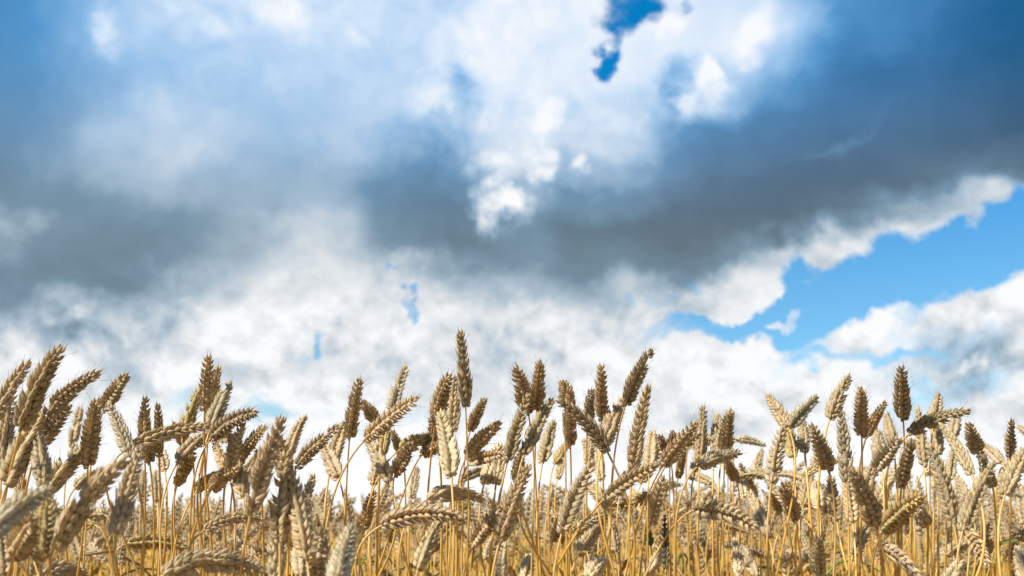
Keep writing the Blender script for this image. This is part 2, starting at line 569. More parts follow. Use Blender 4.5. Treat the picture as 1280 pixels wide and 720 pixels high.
    tn.append(np.full((n, K), 1.0))
    pw.append(np.broadcast_to(np.arange(K) / K, (n, K)))
    V = np.stack(rows, 1)                  # husk, ring, K, 3
    T = np.stack(tn, 1)
    nr = V.shape[1]
    idx = np.arange(n * nr * K).reshape(n, nr, K)
    F = np.stack([idx[:, :-1, :], np.roll(idx[:, :-1, :], -1, 2), np.roll(idx[:, 1:, :], -1, 2), idx[:, 1:, :]], -1).reshape(-1, 4)
    H = np.broadcast_to(RN[:, None, None], (n, nr, K))
    V = V.reshape(-1, 3); T = T.ravel(); H = np.ascontiguousarray(H).ravel()
    # the axis the husks sit on
    zs = np.linspace(0, 0.93 * L, 7)
    core = 0.0027 * hs * fat * np.array([0.45, 0.8, 1.0, 1.0, 0.85, 0.6, 0.2])
    pc = np.arange(6) * np.pi / 3
    Vc = np.stack([np.repeat(zs, 6), (core[:, None] * np.cos(pc)).ravel(), (core[:, None] * np.sin(pc)).ravel()], 1)
    ic = np.arange(42).reshape(7, 6)
    Fc = np.stack([ic[:-1], np.roll(ic[:-1], -1, 1), np.roll(ic[1:], -1, 1), ic[1:]], -1).reshape(-1, 4) + len(V)
    return np.concatenate([V, Vc]), np.concatenate([F, Fc]), np.concatenate([T, np.full(42, 0.75)]), np.concatenate([H, np.full(42, 0.3)]), np.concatenate([np.stack(pw, 1).ravel(), np.zeros(42)])


def frames(P, n0):
    """tangent and rotation-minimising normals along a polyline"""
    T = np.gradient(P, axis=0)
    T /= np.linalg.norm(T, axis=1, keepdims=True)
    Ns = np.zeros_like(P)
    n = np.asarray(n0, float)
    for i in range(len(P)):
        n = n - T[i] * (n @ T[i])
        n = n / max(1e-9, np.linalg.norm(n))
        Ns[i] = n
    return T, Ns, np.cross(T, Ns)


def bend(V, P, n0):
    """carry a straight template along a polyline P (arc length from 0)"""
    T, N1, N2 = frames(P, n0)
    d = np.concatenate([[0], np.cumsum(np.linalg.norm(np.diff(P, axis=0), axis=1))])
    s = V[:, 0]
    sc = np.clip(s, 0, d[-1])
    def ip(A):
        return np.stack([np.interp(sc, d, A[:, k]) for k in range(3)], 1)
    return ip(P) + ip(T) * (s - sc)[:, None] + ip(N1) * V[:, 1:2] + ip(N2) * V[:, 2:3]


def tube(P, r, K=7):
    P = np.asarray(P)
    T, N1, N2 = frames(P, (0.3, 1, 0.1) if abs(nrm(P[-1] - P[0])[1]) < 0.8 else (1, 0.2, 0.1))
    ph = np.arange(K) * 2 * np.pi / K
    r = np.asarray(r)
    V = P[:, None, :] + (N1[:, None, :] * np.cos(ph)[None, :, None] + N2[:, None, :] * np.sin(ph)[None, :, None]) * r[:, None, None]
    n = len(P)
    idx = np.arange(n * K).reshape(n, K)
    F = np.stack([idx[:-1], np.roll(idx[:-1], -1, 1), np.roll(idx[1:], -1, 1), idx[1:]], -1).reshape(-1, 4)
    tn = np.repeat(np.linspace(0, 1, n), K)
    return V.reshape(-1, 3), F, tn


def qbez(a, b, c, n):
    t = np.linspace(0, 1, n)[:, None]
    return a * (1 - t) ** 2 + 2 * b * t * (1 - t) + c * t * t


def blade(P, w, twist, side0):
    """a thin dry leaf: a folded strip with thickness"""
    T, N1, N2 = frames(P, side0)
    n = len(P)
    rows = []
    for i in range(n):
        f = i / (n - 1)
        a = twist * f
        sd_ = N1[i] * math.cos(a) + N2[i] * math.sin(a)
        up_ = -N1[i] * math.sin(a) + N2[i] * math.cos(a)
        ww = w * (1 - f ** 2.2) ** 0.8 * min(1, 0.55 + 3 * f) + 0.0002
        rows.append([P[i] - sd_ * ww + up_ * ww * 0.35, P[i] + up_ * 0.00015, P[i] + sd_ * ww + up_ * ww * 0.35, P[i] - up_ * 0.00025])
    V = np.array(rows)
    idx = np.arange(n * 4).reshape(n, 4)
    F = np.stack([idx[:-1], np.roll(idx[:-1], -1, 1), np.roll(idx[1:], -1, 1), idx[1:]], -1).reshape(-1, 4)
    return V.reshape(-1, 3), F


# ------------------------------------------------------------------ the ground
g = bpy.data.meshes.new('ground')
rr = [0, 1, 2, 4, 8, 16, 32, 64, 128, 300, 700, 1600]
gv = [(0, 0, 0)]
gf = []
SEG = 48
for i, q in enumerate(rr[1:]):
    for k in range(SEG):
        a = 2 * math.pi * k / SEG
        gv.append((q * math.cos(a), q * math.sin(a), rng.uniform(-0.02, 0.02) if q < 20 else 0.0))
for k in range(SEG):
    gf.append((0, 1 + k, 1 + (k + 1) % SEG))
for i in range(len(rr) - 2):
    o0, o1 = 1 + i * SEG, 1 + (i + 1) * SEG
    for k in range(SEG):
        gf.append((o0 + k, o1 + k, o1 + (k + 1) % SEG, o0 + (k + 1) % SEG))
g.from_pydata(gv, [], gf)
g.materials.append(M_SOIL)
go = bpy.data.objects.new('ground', g)
go['kind'] = 'structure'
go['label'] = 'dry brown soil under the standing wheat'
COL.objects.link(go)

# ------------------------------------------------------------------ wheat stalks
TINTS = {                      # colour of the ear itself, and the word for it
    'b': ((1.08, 1.04, 0.97), 'brown'), 'd': ((0.86, 0.83, 0.77), 'dark'), 'p': ((1.06, 1.04, 0.98), 'pale'),
    't': ((1.00, 0.97, 0.90), 'tan'), 'w': ((1.22, 1.25, 1.27), 'whitish'), 'g': ((0.98, 1.04, 1.10), 'greyish'),
    'y': ((1.00, 0.96, 0.62), 'yellowish'), 'n': ((0.36, 0.62, 0.26), 'green'), 'k': ((0.40, 0.42, 0.42), 'sooty dark'),
}
RECORDS = []


def tint_of(code, rg):
    c = np.array(TINTS[code][0]) * rg.uniform(0.93, 1.07)
    return c * np.array([rg.uniform(0.97, 1.03), 1, rg.uniform(0.94, 1.04)])


def stalk(bx, by, tx, ty, D, code='b', sx=None, bulge=0.0, L=None, away=None, fat=1.0, lod=3, roll=None, leaf=False, seed=0, sy=720, bristle=1.0):
    rg = random.Random(seed * 7919 + 5)
    L = (L or 0.0765) * rg.uniform(0.93, 1.06)
    fat = fat * (0.62 if code in 'kn' else 1.0)
    app = math.hypot(tx - bx, ty - by) * D / FPX
    if app > L * 0.995:
        L = app * 1.002 if app < L * 1.22 else L * 1.22
        if app > L:
            D = D * L * 0.998 / app
            app = L * 0.998
    dz = math.sqrt(max(0.0, L * L - app * app)) * 0.92
    if away is None:
        away = (-1 if code in 'bdk' else 1) * (1 if rg.random() < 0.85 else -1)
    B = at(bx, by, D)
    T = at(tx, ty, D + away * dz)
    e = T - B
    view = nrm(B - CAM)
    perp = np.cross(nrm(e), view)
    M = (B + T) / 2 + perp * bulge * np.linalg.norm(e) * 2
    Pe = qbez(B, M, T, 14)
    t0 = nrm(M - B)
    # ground point: the straight part of the stem runs through (sx, sy)
    if sx is None:
        sx = bx - (tx - bx) * 0.22 + rg.uniform(-10, 10) - (bx - 640) * 0.01
    up = max(0.0, t0[2])
    k = 0.020 + 0.05 * up
    C = B - t0 * k
    cxp, cyp, cd = project(C)
    ddir = ray(sx, max(sy, cyp + 40)) * (cd + rg.uniform(-0.01, 0.015)) + CAM - C
    ddir = nrm(ddir)
    if ddir[2] > -0.75:
        ddir[2] = -0.75
        ddir = nrm(ddir)
    G = C + ddir * (C[2] / -ddir[2])
    k2 = 0.045 + 0.02 * (1 - up)
    N0 = C + ddir * k2
    line = G[None] + (N0 - G)[None] * np.linspace(0, 1, 22)[:, None]
    bow = nrm(np.cross(ddir, (rg.uniform(-1, 1), rg.uniform(-1, 1), 0))) * rg.uniform(-0.012, 0.012)
    line = line + bow[None] * (np.sin(np.linspace(0, math.pi, 22)) + rg.uniform(-.3, .3) * np.sin(np.linspace(0, 9, 22)))[:, None]
    neck = qbez(N0, C, B + t0 * 0.003, 9)
    Ps = np.concatenate([line, neck[1:]])
    root = bpy.data.objects.new('wheat_stalk', None)
    root.empty_display_size = 0.02
    root.location = G
    COL.objects.link(root)
    # stem with a swollen joint
    f = np.linspace(0, 1, len(Ps))
    thick = rg.uniform(0.88, 1.15)
    r = (0.00148 - 0.00066 * f) * thick
    zsh = rg.uniform(0.60, 0.86)
    r = r * np.where(Ps[:, 2] < zsh, 1.22, 1.0)
    stt = np.array([1, 1, 1]) * rg.uniform(0.86, 1.12) * np.array([1, rg.uniform(0.95, 1.04), rg.uniform(0.85, 1.15)])
    if code == 'n':
        stt = stt * np.array([0.5, 0.85, 0.7])
    Vs, Fs, tn = tube(Ps - G, r, 7 if lod == 3 else 5)
    so = build('stem', Vs, Fs, M_STEM, root, {'tone': tn}, stt)
    # ear
    ns = rg.choice((19, 20, 21, 22)) if lod == 3 else 18
    V, F, tt, hh, pp = ear_template(L, ns, lod, rg, fat=fat * rg.uniform(0.86, 1.10), bristle=bristle * rg.uniform(0.7, 1.3), open_=rg.uniform(0.80, 1.2))
    if roll is None:
        roll = rg.uniform(0, math.pi)
    n0 = perp * math.cos(roll) + view * math.sin(roll)
    V = bend(V, Pe, n0) - G
    eo = build('ear', V, F, M_EAR, root, {'tone': tt, 'hrnd': hh, 'nerve': pp}, tint_of(code, rg))
    if leaf:
        f0 = rg.uniform(0.55, 0.8)
        ii = int(f0 * 21)
        p0 = line[ii]
        a = rg.uniform(0, 6.28)
        ln = rg.uniform(0.09, 0.17)
        out = np.array([math.cos(a), math.sin(a), 0])
        Pl = qbez(p0, p0 + out * ln * 0.45 + np.array([0, 0, ln * 0.5]), p0 + out * ln * 0.8 + np.array([0, 0, -ln * rg.uniform(0.1, 0.9)]), 12)
        Vl, Fl = blade(Pl - G, rg.uniform(0.0014, 0.0028), rg.uniform(-7, 7), np.cross(out, (0, 0, 1)))
        build('leaf', Vl, Fl, M_LEAF, root, None, np.array([1, 1, 1]) * rg.uniform(0.8, 1.15))
    RECORDS.append(dict(root=root, h=(bx, by, tx, ty), code=code, b=(bx, by), t=project(Pe[-1])[:2], m=project(Pe[7])[:2], D=D, L=L))
    return root


# base x, base y, tip x, tip y, depth, colour, stem x at the foot of the picture, curve, extra
H = [
    # far left
    (26, 537, 82, 428, .80, 'd', -6, .05), (-12, 532, 31, 458, .85, 't', -40, .03), (58, 524, 141, 459, .86, 'd', 20, .10),
    (50, 556, 97, 497, .92, 'd', 18, .04), (89, 560, 100, 511, 1.35, 'p', 84, 0), (110, 582, 123, 490, .92, 'b', 98, .02),
    (130, 512, 164, 461, 1.05, 'b', 100, .04), (164, 572, 133, 500, .95, 'g', 176, -.02), (8, 606, 48, 526, .80, 't', -8, .03),
    (54, 607, 41, 524, .80, 't', 62, -.02), (60, 614, 112, 556, .90, 't', 70, .06), (71, 686, 163, 570, .66, 'p', 44, .07),
    (146, 668, 174, 566, .66, 'p', 150, .02), (-26, 674, 48, 618, .55, 'g', -70, .04), (18, 694, 47, 640, .66, 'b', 4, .02),
    (52, 700, 58, 628, .66, 'y', 56, 0), (50, 724, 100, 717, .95, 't', 30, .14), (2, 580, 14, 500, .95, 't', 0, .02),
    (-82, 478, -22, 424, .60, 'd', -110, .04), (30, 640, 20, 570, .95, 'b', 34, 0), (94, 610, 128, 588, 1.1, 't', 88, .06),
    (5, 720, 0, 655, .75, 'p', 6, 0), (100, 700, 84, 650, 1.2, 't', 104, 0),
    # left
    (181, 566, 182, 490, 1.05, 'b', 178, .01), (199, 570, 197, 498, 1.10, 'b', 200, 0), (187, 578, 177, 512, 1.10, 'd', 191, 0),
    (168, 556, 254, 533, .98, 'b', 176, .04), (256, 513, 262, 439, 1.02, 'b', 266, .01), (263, 516, 275, 453, 1.12, 'b', 250, .02),
    (228, 548, 250, 486, 1.10, 'y', 222, .03), (262, 538, 286, 482, 1.05, 'g', 256, .02), (264, 548, 334, 513, 1.0, 'd', 238, .12),
    (262, 546, 303, 552, 1.2, 'd', 250, .06), (222, 578, 262, 541, 1.05, 't', 205, .06), (284, 590, 309, 520, 1.02, 'g', 290, .03),
    (286, 596, 268, 553, 1.05, 'p', 290, 0), (206, 588, 200, 556, 1.15, 'w', 204, 0), (197, 627, 195, 590, 1.5, 't', 196, 0),
    (222, 604, 246, 566, 1.1, 'y', 216, .03), (246, 614, 285, 590, 1.05, 't', 214, .10), (264, 612, 304, 584, 1.05, 'b', 226, .10),
    (256, 662, 322, 649, .95, 'p', 236, .10), (206, 718, 328, 714, .72, 'p', 190, .12), (158, 680, 226, 683, 1.2, 'y', 150, .06),
    (243, 692, 266, 662, 1.4, 't', 240, .02), (236, 560, 215, 530, 1.2, 'b', 240, 0), (298, 605, 320, 570, 1.3, 'w', 296, 0),
    (176, 626, 180, 590, 1.5, 'b', 178, 0), (280, 700, 300, 660, 1.2, 'p', 276, 0), (246, 655, 234, 622, 1.9, 'p', 248, 0),
    # left of the middle
    (313, 643, 356, 517, .74, 't', 296, .03), (300, 574, 337, 528, 1.05, 'b', 290, .04), (360, 570, 379, 523, 1.15, 't', 352, .03),
    (357, 596, 350, 545, 1.0, 'p', 362, 0), (371, 584, 432, 527, 1.0, 't', 352, .05), (413, 586, 430, 532, 1.1, 't', 414, .02),
    (437, 548, 451, 467, 1.0, 'b', 432, .02), (423, 597, 403, 553, 1.02, 'p', 424, 0), (350, 678, 358, 566, .74, 'p', 342, .02),
    (384, 700, 362, 590, .72, 'p', 392, -.02), (343, 728, 350, 626, .74, 'w', 342, 0), (420, 730, 438, 664, .62, 'g', 400, .02),
    (396, 722, 404, 654, .74, 'p', 390, 0), (304, 622, 298, 566, 1.0, 'p', 308, 0), (318, 694, 290, 668, 1.0, 'w', 330, .08),
    (372, 660, 390, 600, 1.0, 'p', 366, .02), (400, 632, 408, 608, 2.4, 't', 399, 0), (440, 650, 432, 620, 2.2, 'p', 442, 0),
    (326, 600, 322, 560, 1.15, 'b', 330, 0), (376, 720, 372, 680, .85, 'p', 378, 0),
    # middle
    (456, 550, 529, 493, .95, 'b', 396, .03), (487, 522, 507, 459, 1.05, 'g', 474, .02), (469, 526, 453, 502, 1.25, 'b', 472, -.03),
    (487, 602, 459, 548, 1.0, 'p', 474, -.02), (494, 592, 517, 552, 1.05, 't', 512, .02), (478, 568, 484, 526, 1.25, 'y', 476, 0),
    (500, 562, 548, 543, 1.05, 'y', 440, .04), (502, 568, 490, 538, 1.25, 'b', 505, 0), (544, 530, 563, 464, 1.0, 'b', 530, .03),
    (566, 540, 569, 472, 1.05, 'b', 560, .01), (582, 508, 574, 408, .95, 'd', 588, -.01), (564, 595, 551, 518, .88, 'w', 566, -.02),
    (588, 538, 608, 496, 1.3, 't', 580, .03), (584, 570, 628, 527, 1.02, 'b', 574, .05), (588, 578, 627, 568, 1.1, 'b', 570, .05),
    (528, 568, 560, 553, 1.1, 'p', 470, .06), (534, 624, 606, 626, .94, 'p', 498, .12), (478, 656, 585, 650, .85, 't', 440, .10),
    (522, 712, 549, 652, .90, 'p', 516, .03), (592, 680, 630, 630, .95, 'b', 574, .04), (453, 664, 470, 606, 1.1, 'b', 450, .02),
    (466, 606, 472, 572, 1.3, 't', 464, 0), (514, 622, 520, 588, 1.4, 'w', 512, 0), (577, 600, 613, 588, 1.2, 't', 560, .08),
    (487, 676, 493, 655, 1.5, 'y', 484, 0), (563, 642, 590, 630, 1.5, 'y', 556, .08), (548, 560, 540, 520, 1.1, 't', 552, 0),
    (605, 605, 622, 560, 1.1, 'w', 606, .02), (470, 640, 486, 600, 1.6, 'p', 466, 0), (538, 690, 560, 668, 1.4, 'b', 530, .05),
    # right of the middle
    (634, 578, 663, 488, .95, 't', 610, .02), (655, 568, 689, 500, .95, 't', 690, .02), (660, 515, 645, 457, 1.02, 'b', 676, -.01),
    (671, 512, 676, 449, 1.02, 'b', 664, .01), (678, 578, 691, 529, 1.1, 'p', 672, .02), (620, 604, 626, 560, 1.1, 'w', 614, 0),
    (624, 678, 663, 578, .90, 't', 612, .03), (702, 666, 742, 577, .88, 't', 694, .04), (713, 558, 713, 478, 1.05, 'b', 711, .01),
    (707, 505, 704, 477, 1.2, 'b', 709, -.05), (759, 564, 691, 497, .95, 'd', 792, -.08), (752, 524, 752, 452, 1.05, 'b', 756, .01),
    (735, 526, 740, 487, 1.15, 'g', 734, 0), (754, 556, 779, 499, 1.0, 't', 770, .02), (694, 578, 708, 556, 1.4, 'y', 688, 0),
    (697, 598, 704, 572, 1.5, 'p', 696, 0), (758, 632, 731, 607, 1.05, 't', 744, -.10), (724, 660, 768, 644, 1.15, 't', 718, .08),
    (722, 694, 753, 656, 1.1, 'p', 716, .04), (736, 722, 756, 700, .95, 'w', 734, .06), (655, 724, 661, 696, 1.1, 'w', 654, 0),
    (640, 654, 652, 628, 1.6, 't', 638, 0), (646, 600, 652, 560, 1.1, 'p', 684, 0), (734, 580, 741, 540, 1.3, 'p', 734, 0),
    (684, 640, 690, 606, 1.8, 'p', 684, 0), (608, 700, 622, 664, 1.2, 'p', 606, 0), (752, 600, 746, 560, 1.35, 'w', 754, 0),
    (782, 506, 815, 436, 1.0, 'd', 762, .03), (791, 586, 812, 476, .92, 't', 788, .02), (812, 586, 816, 542, 1.2, 'p', 810, 0),
    (838, 575, 823, 544, 1.3, 't', 842, -.04), (838, 572, 841, 538, 1.35, 't', 838, 0), (827, 584, 872, 528, 1.0, 'b', 782, .03),
    (834, 580, 876, 540, 1.15, 'b', 800, .04), (875, 574, 879, 508, 1.2, 't', 874, 0), (893, 566, 897, 520, 1.2, 't', 892, 0),
    (902, 568, 913, 514, 1.15, 't', 898, .02), (874, 582, 931, 566, .98, 'd', 842, .06), (757, 622, 824, 580, .88, 'p', 690, .05),
    (869, 637, 938, 655, .98, 't', 806, .10), (824, 612, 852, 607, 1.5, 'p', 815, .10), (832, 712, 831, 648, 1.2, 'k', 833, 0),
    (813, 680, 807, 652, 1.4, 'n', 816, 0), (770, 690, 760, 646, 1.1, 't', 772, 0), (768, 660, 750, 638, 1.2, 't', 772, -.08),
    (890, 604, 862, 596, 1.4, 't', 900, -.08), (848, 596, 856, 560, 1.4, 'p', 846, 0), (805, 640, 790, 612, 1.6, 'w', 808, 0),
    (866, 600, 872, 560, 1.3, 'w', 868, 0), (920, 600, 905, 570, 1.3, 't', 924, 0), (780, 606, 800, 570, 1.2, 'p', 778, 0),
    # right
    (985, 534, 961, 497, 1.05, 't', 972, -.02), (986, 534, 1025, 494, 1.05, 'g', 960, .03), (964, 604, 979, 533, 1.0, 't', 960, .02),
    (991, 572, 985, 533, 1.1, 'y', 994, 0), (1006, 566, 1002, 522, 1.1, 't', 1020, 0), (1036, 588, 1010, 523, .98, 'b', 1042, -.02),
    (1037, 524, 1064, 466, 1.0, 'd', 1026, .03), (1058, 602, 1050, 514, 1.02, 'g', 1062, -.01), (906, 564, 912, 514, 1.15, 'b', 902, .02),
    (930, 622, 924, 592, 1.5, 'w', 932, 0), (943, 594, 952, 563, 1.7, 'p', 940, .02), (944, 622, 922, 574, 1.6, 't', 948, -.02),
    (961, 672, 939, 620, 1.0, 'p', 966, -.02), (993, 648, 977, 598, 1.05, 'b', 1002, -.02), (1000, 634, 1001, 608, 1.6, 'y', 998, 0),
    (1024, 634, 1019, 604, 1.15, 'w', 1024, 0), (1046, 652, 1038, 598, 1.05, 'p', 1068, 0), (1023, 724, 1022, 662, .95, 'p', 1024, 0),
    (925, 722, 918, 678, 1.0, 'w', 926, 0), (946, 722, 928, 686, 1.1, 'b', 950, -.02), (1066, 654, 1058, 592, 1.02, 'b', 1070, 0),
    (1018, 590, 1030, 545, 1.3, 't', 1014, 0), (975, 640, 960, 600, 1.5, 'p', 978, 0), (1010, 700, 985, 690, 1.3, 't', 1020, -.08),
    (1077, 544, 1077, 480, 1.05, 'b', 1074, .01), (1083, 546, 1107, 502, 1.15, 'b', 1072, .03), (1129, 524, 1127, 453, 1.05, 'd', 1126, .01),
    (1137, 542, 1202, 515, 1.05, 'd', 1122, .06), (1166, 536, 1174, 491, 1.15, 'b', 1164, .01), (1172, 568, 1171, 524, 1.15, 't', 1172, 0),
    (1191, 544, 1196, 516, 1.3, 'b', 1188, 0), (1116, 556, 1108, 518, 1.2, 't', 1118, 0), (1102, 580, 1096, 538, 1.15, 't', 1104, 0),
    (1096, 586, 1124, 548, 1.0, 'g', 1104, .03), (1127, 608, 1141, 546, 1.05, 't', 1124, .02), (1155, 584, 1147, 510, 1.1, 't', 1158, 0),
    (1192, 654, 1161, 556, .90, 't', 1166, -.02), (1095, 658, 1057, 573, .88, 't', 1120, -.03), (1104, 664, 1152, 620, .92, 'y', 1088, .05),
    (1120, 640, 1096, 628, 1.1, 't', 1124, -.10), (1157, 654, 1146, 636, 1.1, 'w', 1168, 0), (1066, 694, 1088, 656, 1.1, 't', 1064, .05),
    (1100, 682, 1146, 722, 1.05, 'b', 1092, .10), (1180, 742, 1204, 698, .80, 'w', 1178, .04), (1195, 700, 1192, 678, 1.4, 'w', 1196, 0),
    (1215, 594, 1180, 536, .95, 'p', 1222, -.03), (1223, 568, 1207, 523, 1.1, 't', 1226, -.02), (1263, 574, 1265, 518, 1.2, 'd', 1262, .01),
    (1252, 578, 1230, 558, 1.5, 't', 1260, -.04), (1203, 664, 1248, 572, .84, 't', 1212, .04), (1256, 618, 1288, 553, .85, 't', 1250, .03),
    (1200, 658, 1230, 700, 1.05, 'b', 1206, .08), (1302, 680, 1252, 664, 1.0, 'd', 1310, -.06), (1280, 656, 1274, 606, 1.0, 't', 1284, 0),
    (1282, 724, 1272, 686, 1.0, 'p', 1284, 0), (1240, 606, 1224, 562, .98, 'g', 1244, 0), (1290, 545, 1274, 534, 1.4, 'b', 1294, -.06),
    (1186, 600, 1192, 560, 1.2, 'p', 1184, 0), (1140, 640, 1132, 604, 1.4, 't', 1142, 0), (1080, 620, 1090, 580, 1.2, 't', 1078, 0),
    (1236, 690, 1226, 655, 1.3, 't', 1238, 0), (1262, 700, 1268, 665, 1.4, 'p', 1262, 0), (1170, 610, 1176, 575, 1.3, 'y', 1168, 0),
]
for i, h in enumerate(H):
    stalk(h[0], h[1], h[2], h[3], h[4], h[5], h[6], h[7], seed=i, leaf=(i % 2 == 0), fat=1.06 if i < 18 else 1.0)

# more single stalks a step further in
NH = len(H)
fill = random.Random(5)
k = 0
while len(RECORDS) < 300:
    D = fill.uniform(1.2, 1.9)
    px = fill.uniform(-10, 1290) if fill.random() < 0.7 else fill.uniform(690, 1280)
    base_top = 600 + 26 * math.exp(-((px - 230) / 190.0) ** 2) - 42 * (px > 700)
    ty = fill.uniform(base_top - 8, 690)
    ang = fill.gauss(8, 34) if fill.random() < 0.75 else fill.choice((-1, 1)) * fill.uniform(60, 110)
    lp = 0.074 * FPX / D * fill.uniform(0.6, 0.98)
    tx = px + lp * math.sin(R(ang))
    by = ty + lp * math.cos(R(ang))
    code = fill.choice('ttppbwwyppg')
    stalk(px, by, tx, ty, D, code, None, fill.uniform(0, .05) * (1 if ang > 0 else -1) * (2 if abs(ang) > 55 else 1), lod=2, seed=1000 + k, leaf=(k % 2 == 0))
    k += 1

# ------------------------------------------------------------------ which stalk is which
MARKS = [   # tip x, tip y, the stalk's own label, how the others refer to it
    (574, 408, 'tallest wheat stalk of all, its dark upright ear alone against the grey cloud', 'the tallest dark ear'),
    (82, 428, 'wheat stalk whose thick dark ear leans right, highest at the left end of the field', 'the thick dark ear highest at far left'),
    (141, 459, 'wheat stalk with long dark ear arching right, just below the highest ear at far left', 'the long dark arching ear at far left'),
    (262, 439, 'wheat stalk with upright brown ear, topmost of the clump between far left and tallest ear', 'the topmost upright ear left of centre'),
    (334, 513, 'wheat stalk with dark ear bowed over to the right, its tip against low white cloud', 'the dark ear bowed right over white cloud'),
    (451, 467, 'wheat stalk with lone brown ear on a clear bare stem left of the tallest ear', 'the lone bare-stemmed brown ear'),
    (529, 493, 'wheat stalk with slanting bare stem and brown ear pointing right, left of the tallest ear', 'the slanting ear left of the tallest'),
    (551, 518, 'wheat stalk with bleached whitish ear standing right in front below the tallest ear', 'the whitish ear below the tallest'),
    (585, 650, 'wheat stalk bent over, its large tan ear lying level below the tallest ear', 'the large level ear'),
    (606, 626, 'wheat stalk bent over, its pale level ear resting above a larger level ear', 'the pale level ear'),
    (676, 449, 'wheat stalk with upright brown ear, taller of two side by side right of the tallest', 'the taller of the two side-by-side ears'),
    (691, 497, 'wheat stalk with dark ear hooked over to the left against the white cloud', 'the dark ear hooked left'),
    (815, 436, 'wheat stalk with dark ear slanting right, highest between the tallest ear and right end', 'the high dark ear slanting right'),
    (824, 580, 'wheat stalk with long pale ear slanting up right from a thin yellow stem', 'the long pale slanting ear'),
    (831, 648, 'wheat stalk with slim sooty blackened ear standing low among bright straw stems', 'the sooty ear'),
    (807, 652, 'wheat stalk with small unripe green ear beside the sooty blackened ear', 'the green ear'),
    (931, 566, 'wheat stalk with ragged dark ear bent flat to the right on a curved stem', 'the ragged flat dark ear'),
    (961, 497, 'wheat stalk whose ear is the left arm of the V of two crossing ears', 'the V of ears'),
    (1025, 494, 'wheat stalk whose greyish ear is the right arm of the V of two ears', 'the V of ears'),
    (1064, 466, 'wheat stalk with dark ear leaning right on a thin stem, beside the V of ears', 'the dark leaning ear by the V'),
    (1127, 453, 'wheat stalk with slim dark ear straight up on a bare stem, highest at right', 'the slim upright ear highest at right'),
    (1202, 515, 'wheat stalk with dark ear bowed long to the right beside the slim upright ear', 'the long bowed ear at right'),
    (1057, 573, 'wheat stalk with big tan ear leaning left, lower right of the V of ears', 'the big left-leaning tan ear'),
    (1248, 572, 'wheat stalk with plump tan ear leaning right in front near the right end', 'the plump front ear near right end'),
    (328, 714, 'wheat stalk with big pale ear lying along the bottom edge at left', 'the big ear lying along the bottom'),
    (163, 570, 'wheat stalk with large out-of-focus pale ear slanting right at lower left', 'the large blurred slanting ear'),
    (356, 517, 'wheat stalk with large out-of-focus tan ear leaning right, left of the lone brown ear', 'the large blurred leaning ear'),
    (1204, 698, 'wheat stalk with bushy whitish ear poking up from the bottom edge at right', 'the bushy whitish ear at bottom'),
]
marks = []
for mx, my, own, ref in MARKS:
    rec = min(RECORDS, key=lambda q: math.hypot(q['h'][2] - mx, q['h'][3] - my))
    rec['own'] = own
    marks.append((rec, ref))
groups = {}
for q in RECORDS:
    if 'own' in q:
        continue
    (bx, by), (tx, ty) = q['b'], q['t']
    a = math.degrees(math.atan2(tx - bx, by - ty))
    side = 'right' if a > 0 else 'left'
    pose = 'upright' if abs(a) < 14 else ('leaning ' + side if abs(a) < 55 else ('level, pointing ' + side if abs(a) < 100 else 'drooping ' + side))
    size = 'large near ' if q['D'] < 0.80 else ('small ' if q['D'] > 1.28 else '')
    rec, ref = min(marks, key=lambda m: math.hypot(m[0]['m'][0] - q['m'][0], m[0]['m'][1] - q['m'][1]))
    dx, dy = q['m'][0] - rec['m'][0], q['m'][1] - rec['m'][1]
    an = math.degrees(math.atan2(-dy, dx)) % 360
    where = ('right of', 'upper right of', 'above', 'upper left of', 'left of', 'lower left of', 'below', 'lower right of')[int(((an + 22.5) % 360) // 45)]
    groups.setdefault((size, TINTS[q['code']][1], pose, where, ref), []).append((math.hypot(dx, dy), q))
ORD = ['nearest', 'second', 'third', 'fourth', 'fifth', 'sixth', 'seventh', 'eighth', 'ninth', 'tenth']
for (size, word, pose, where, ref), lst in groups.items():
    lst.sort(key=lambda t_: t_[0])
    for n_, (d_, q) in enumerate(lst):
        o_ = (ORD[min(n_, 9)] + ' ') if len(lst) > 1 else ''
        q['own'] = size + word + ' ear ' + pose + ', ' + o_ + where + ' ' + ref
        if len(q['own'].split()) > 16:
            q['own'] = q['own'].replace('level, pointing', 'level').replace('large near', 'large').replace('highest at far left', 'at far left').replace(' left of centre', '')
for q in RECORDS:
    q['root']['label'] = q['own']
    q['root']['category'] = 'wheat stalk'
    q['root']['group'] = 'ripe wheat stalks at the edge of the field'

# ------------------------------------------------------------------ the rest of the crop: nobody could count it
mv, mf, mt, mh, mc = [], [], [], [], []
sv_, sf_, st_, sc_ = [], [], [], []
off = [0]
soff = [0]
tmpl = {lod: [ear_template(0.075, 14 if lod == 1 else 9, lod, random.Random(40 + q), bristle=0.6) for q in range(6)] for lod in (1, 0)}
mass = random.Random(21)


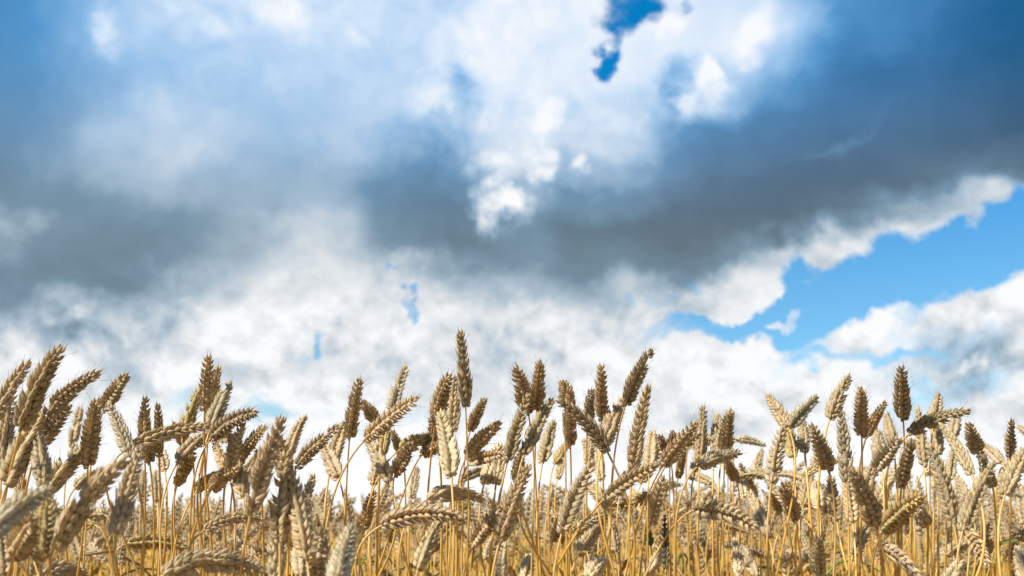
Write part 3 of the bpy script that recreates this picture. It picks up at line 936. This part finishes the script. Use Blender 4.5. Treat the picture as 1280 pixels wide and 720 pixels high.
def mass_stalk(x, y, h, lod):
    lean = mass.gauss(0, 0.05)
    lean2 = mass.gauss(0, 0.05)
    nod = mass.random()
    a = mass.uniform(-0.5, 3.6) if mass.random() < .8 else mass.uniform(0, 6.28)
    G = np.array([x, y, 0.0])
    Bp = np.array([x + lean, y + lean2, h])
    bendv = (0.15 + 1.1 * nod ** 1.6)
    d0 = nrm([math.cos(a) * math.sin(bendv * .6), math.sin(a) * math.sin(bendv * .6), math.cos(bendv * .6)])
    d1 = nrm([math.cos(a) * math.sin(bendv * 1.5), math.sin(a) * math.sin(bendv * 1.5), math.cos(bendv * 1.5)])
    Pe = qbez(Bp, Bp + d0 * 0.04, Bp + d0 * 0.04 + d1 * 0.036, 5)
    V, F, T, Hh, _p = tmpl[lod][mass.randrange(6)]
    sc = mass.uniform(0.88, 1.12)
    r = mass.uniform(0, 3.14)
    V2 = bend(V * sc, Pe, (math.cos(r), math.sin(r), 0.1))
    mv.append(V2); mf.append(F + off[0]); mt.append(T); mh.append(Hh)
    off[0] += len(V2)
    code = mass.choice('tttppbwwypg')
    mc.append(np.broadcast_to(tint_of(code, mass), (len(V2), 3)))
    P = np.stack([G, G * 0.3 + Bp * 0.7 + np.array([mass.gauss(0, .01), mass.gauss(0, .01), 0]), Bp - d0 * 0.03, Bp])
    Vs, Fs, tn = tube(P, [0.0016, 0.0014, 0.0011, 0.0009], 3)
    sv_.append(Vs); sf_.append(Fs + soff[0]); st_.append(tn)
    soff[0] += len(Vs)
    sc_.append(np.broadcast_to(np.array([1, mass.uniform(.94, 1.04), mass.uniform(.8, 1.15)]) * mass.uniform(.95, 1.2), (len(Vs), 3)))


def height(x, y):
    side = x / max(y, 0.5)
    return 0.740 + 0.018 * max(-1, min(1, side / 0.4)) + 0.012 - abs(mass.gauss(0, 0.062))


for i in range(3600):
    y = 1.9 + 5.0 * mass.random() ** 1.2
    x = mass.uniform(-0.72, 0.72) * y
    mass_stalk(x, y, height(x, y), 1)
for i in range(4200):
    y = 6.5 + 24 * mass.random() ** 1.3
    x = mass.uniform(-0.75, 0.75) * y
    mass_stalk(x, y, height(x, y) + 0.02, 0)
crop = build('wheat_crop', np.concatenate(mv), np.concatenate(mf), M_EAR, None, {'tone': np.concatenate(mt), 'hrnd': np.concatenate(mh)}, np.concatenate(mc))
crop['kind'] = 'stuff'
crop['label'] = 'mass of ripe wheat ears filling the field behind'
cst = build('straw_mass', np.concatenate(sv_), np.concatenate(sf_), M_STEM, crop, {'tone': np.concatenate(st_)}, np.concatenate(sc_))
cst['kind'] = 'stuff'

# yellow-green leaves low among the stems
uv_, uf_, uc_ = [], [], []
uo = 0
ug = random.Random(77)
for i in range(2600):
    y = 1.3 + 5 * ug.random()
    x = ug.uniform(-0.7, 0.7) * y
    a = ug.uniform(0, 6.28)
    ln = ug.uniform(0.10, 0.24)
    z = ug.uniform(0.38, 0.62)
    out = np.array([math.cos(a), math.sin(a), 0])
    p0 = np.array([x, y, z])
    P = qbez(p0, p0 + out * ln * .35 + np.array([0, 0, ln * .8]), p0 + out * ln + np.array([0, 0, ln * ug.uniform(-.3, .4)]), 6)
    V, F = blade(P, ug.uniform(.003, .006), ug.uniform(-2, 2), np.cross(out, (0, 0, 1)))
    uv_.append(V); uf_.append(F + uo); uo += len(V)
    q = ug.random()
    c = np.array([0.42, 0.72, 0.28]) if q < .3 else (np.array([1.0, 1.05, 0.35]) if q < .5 else np.array([1.0, 1.0, 1.0]))
    uc_.append(np.broadcast_to(c * ug.uniform(.7, 1.1), (len(V), 3)))
und = build('undergrowth', np.concatenate(uv_), np.concatenate(uf_), M_LEAF, None, None, np.concatenate(uc_))
und['kind'] = 'stuff'
und['label'] = 'dry and yellow-green leaves low among the stems'
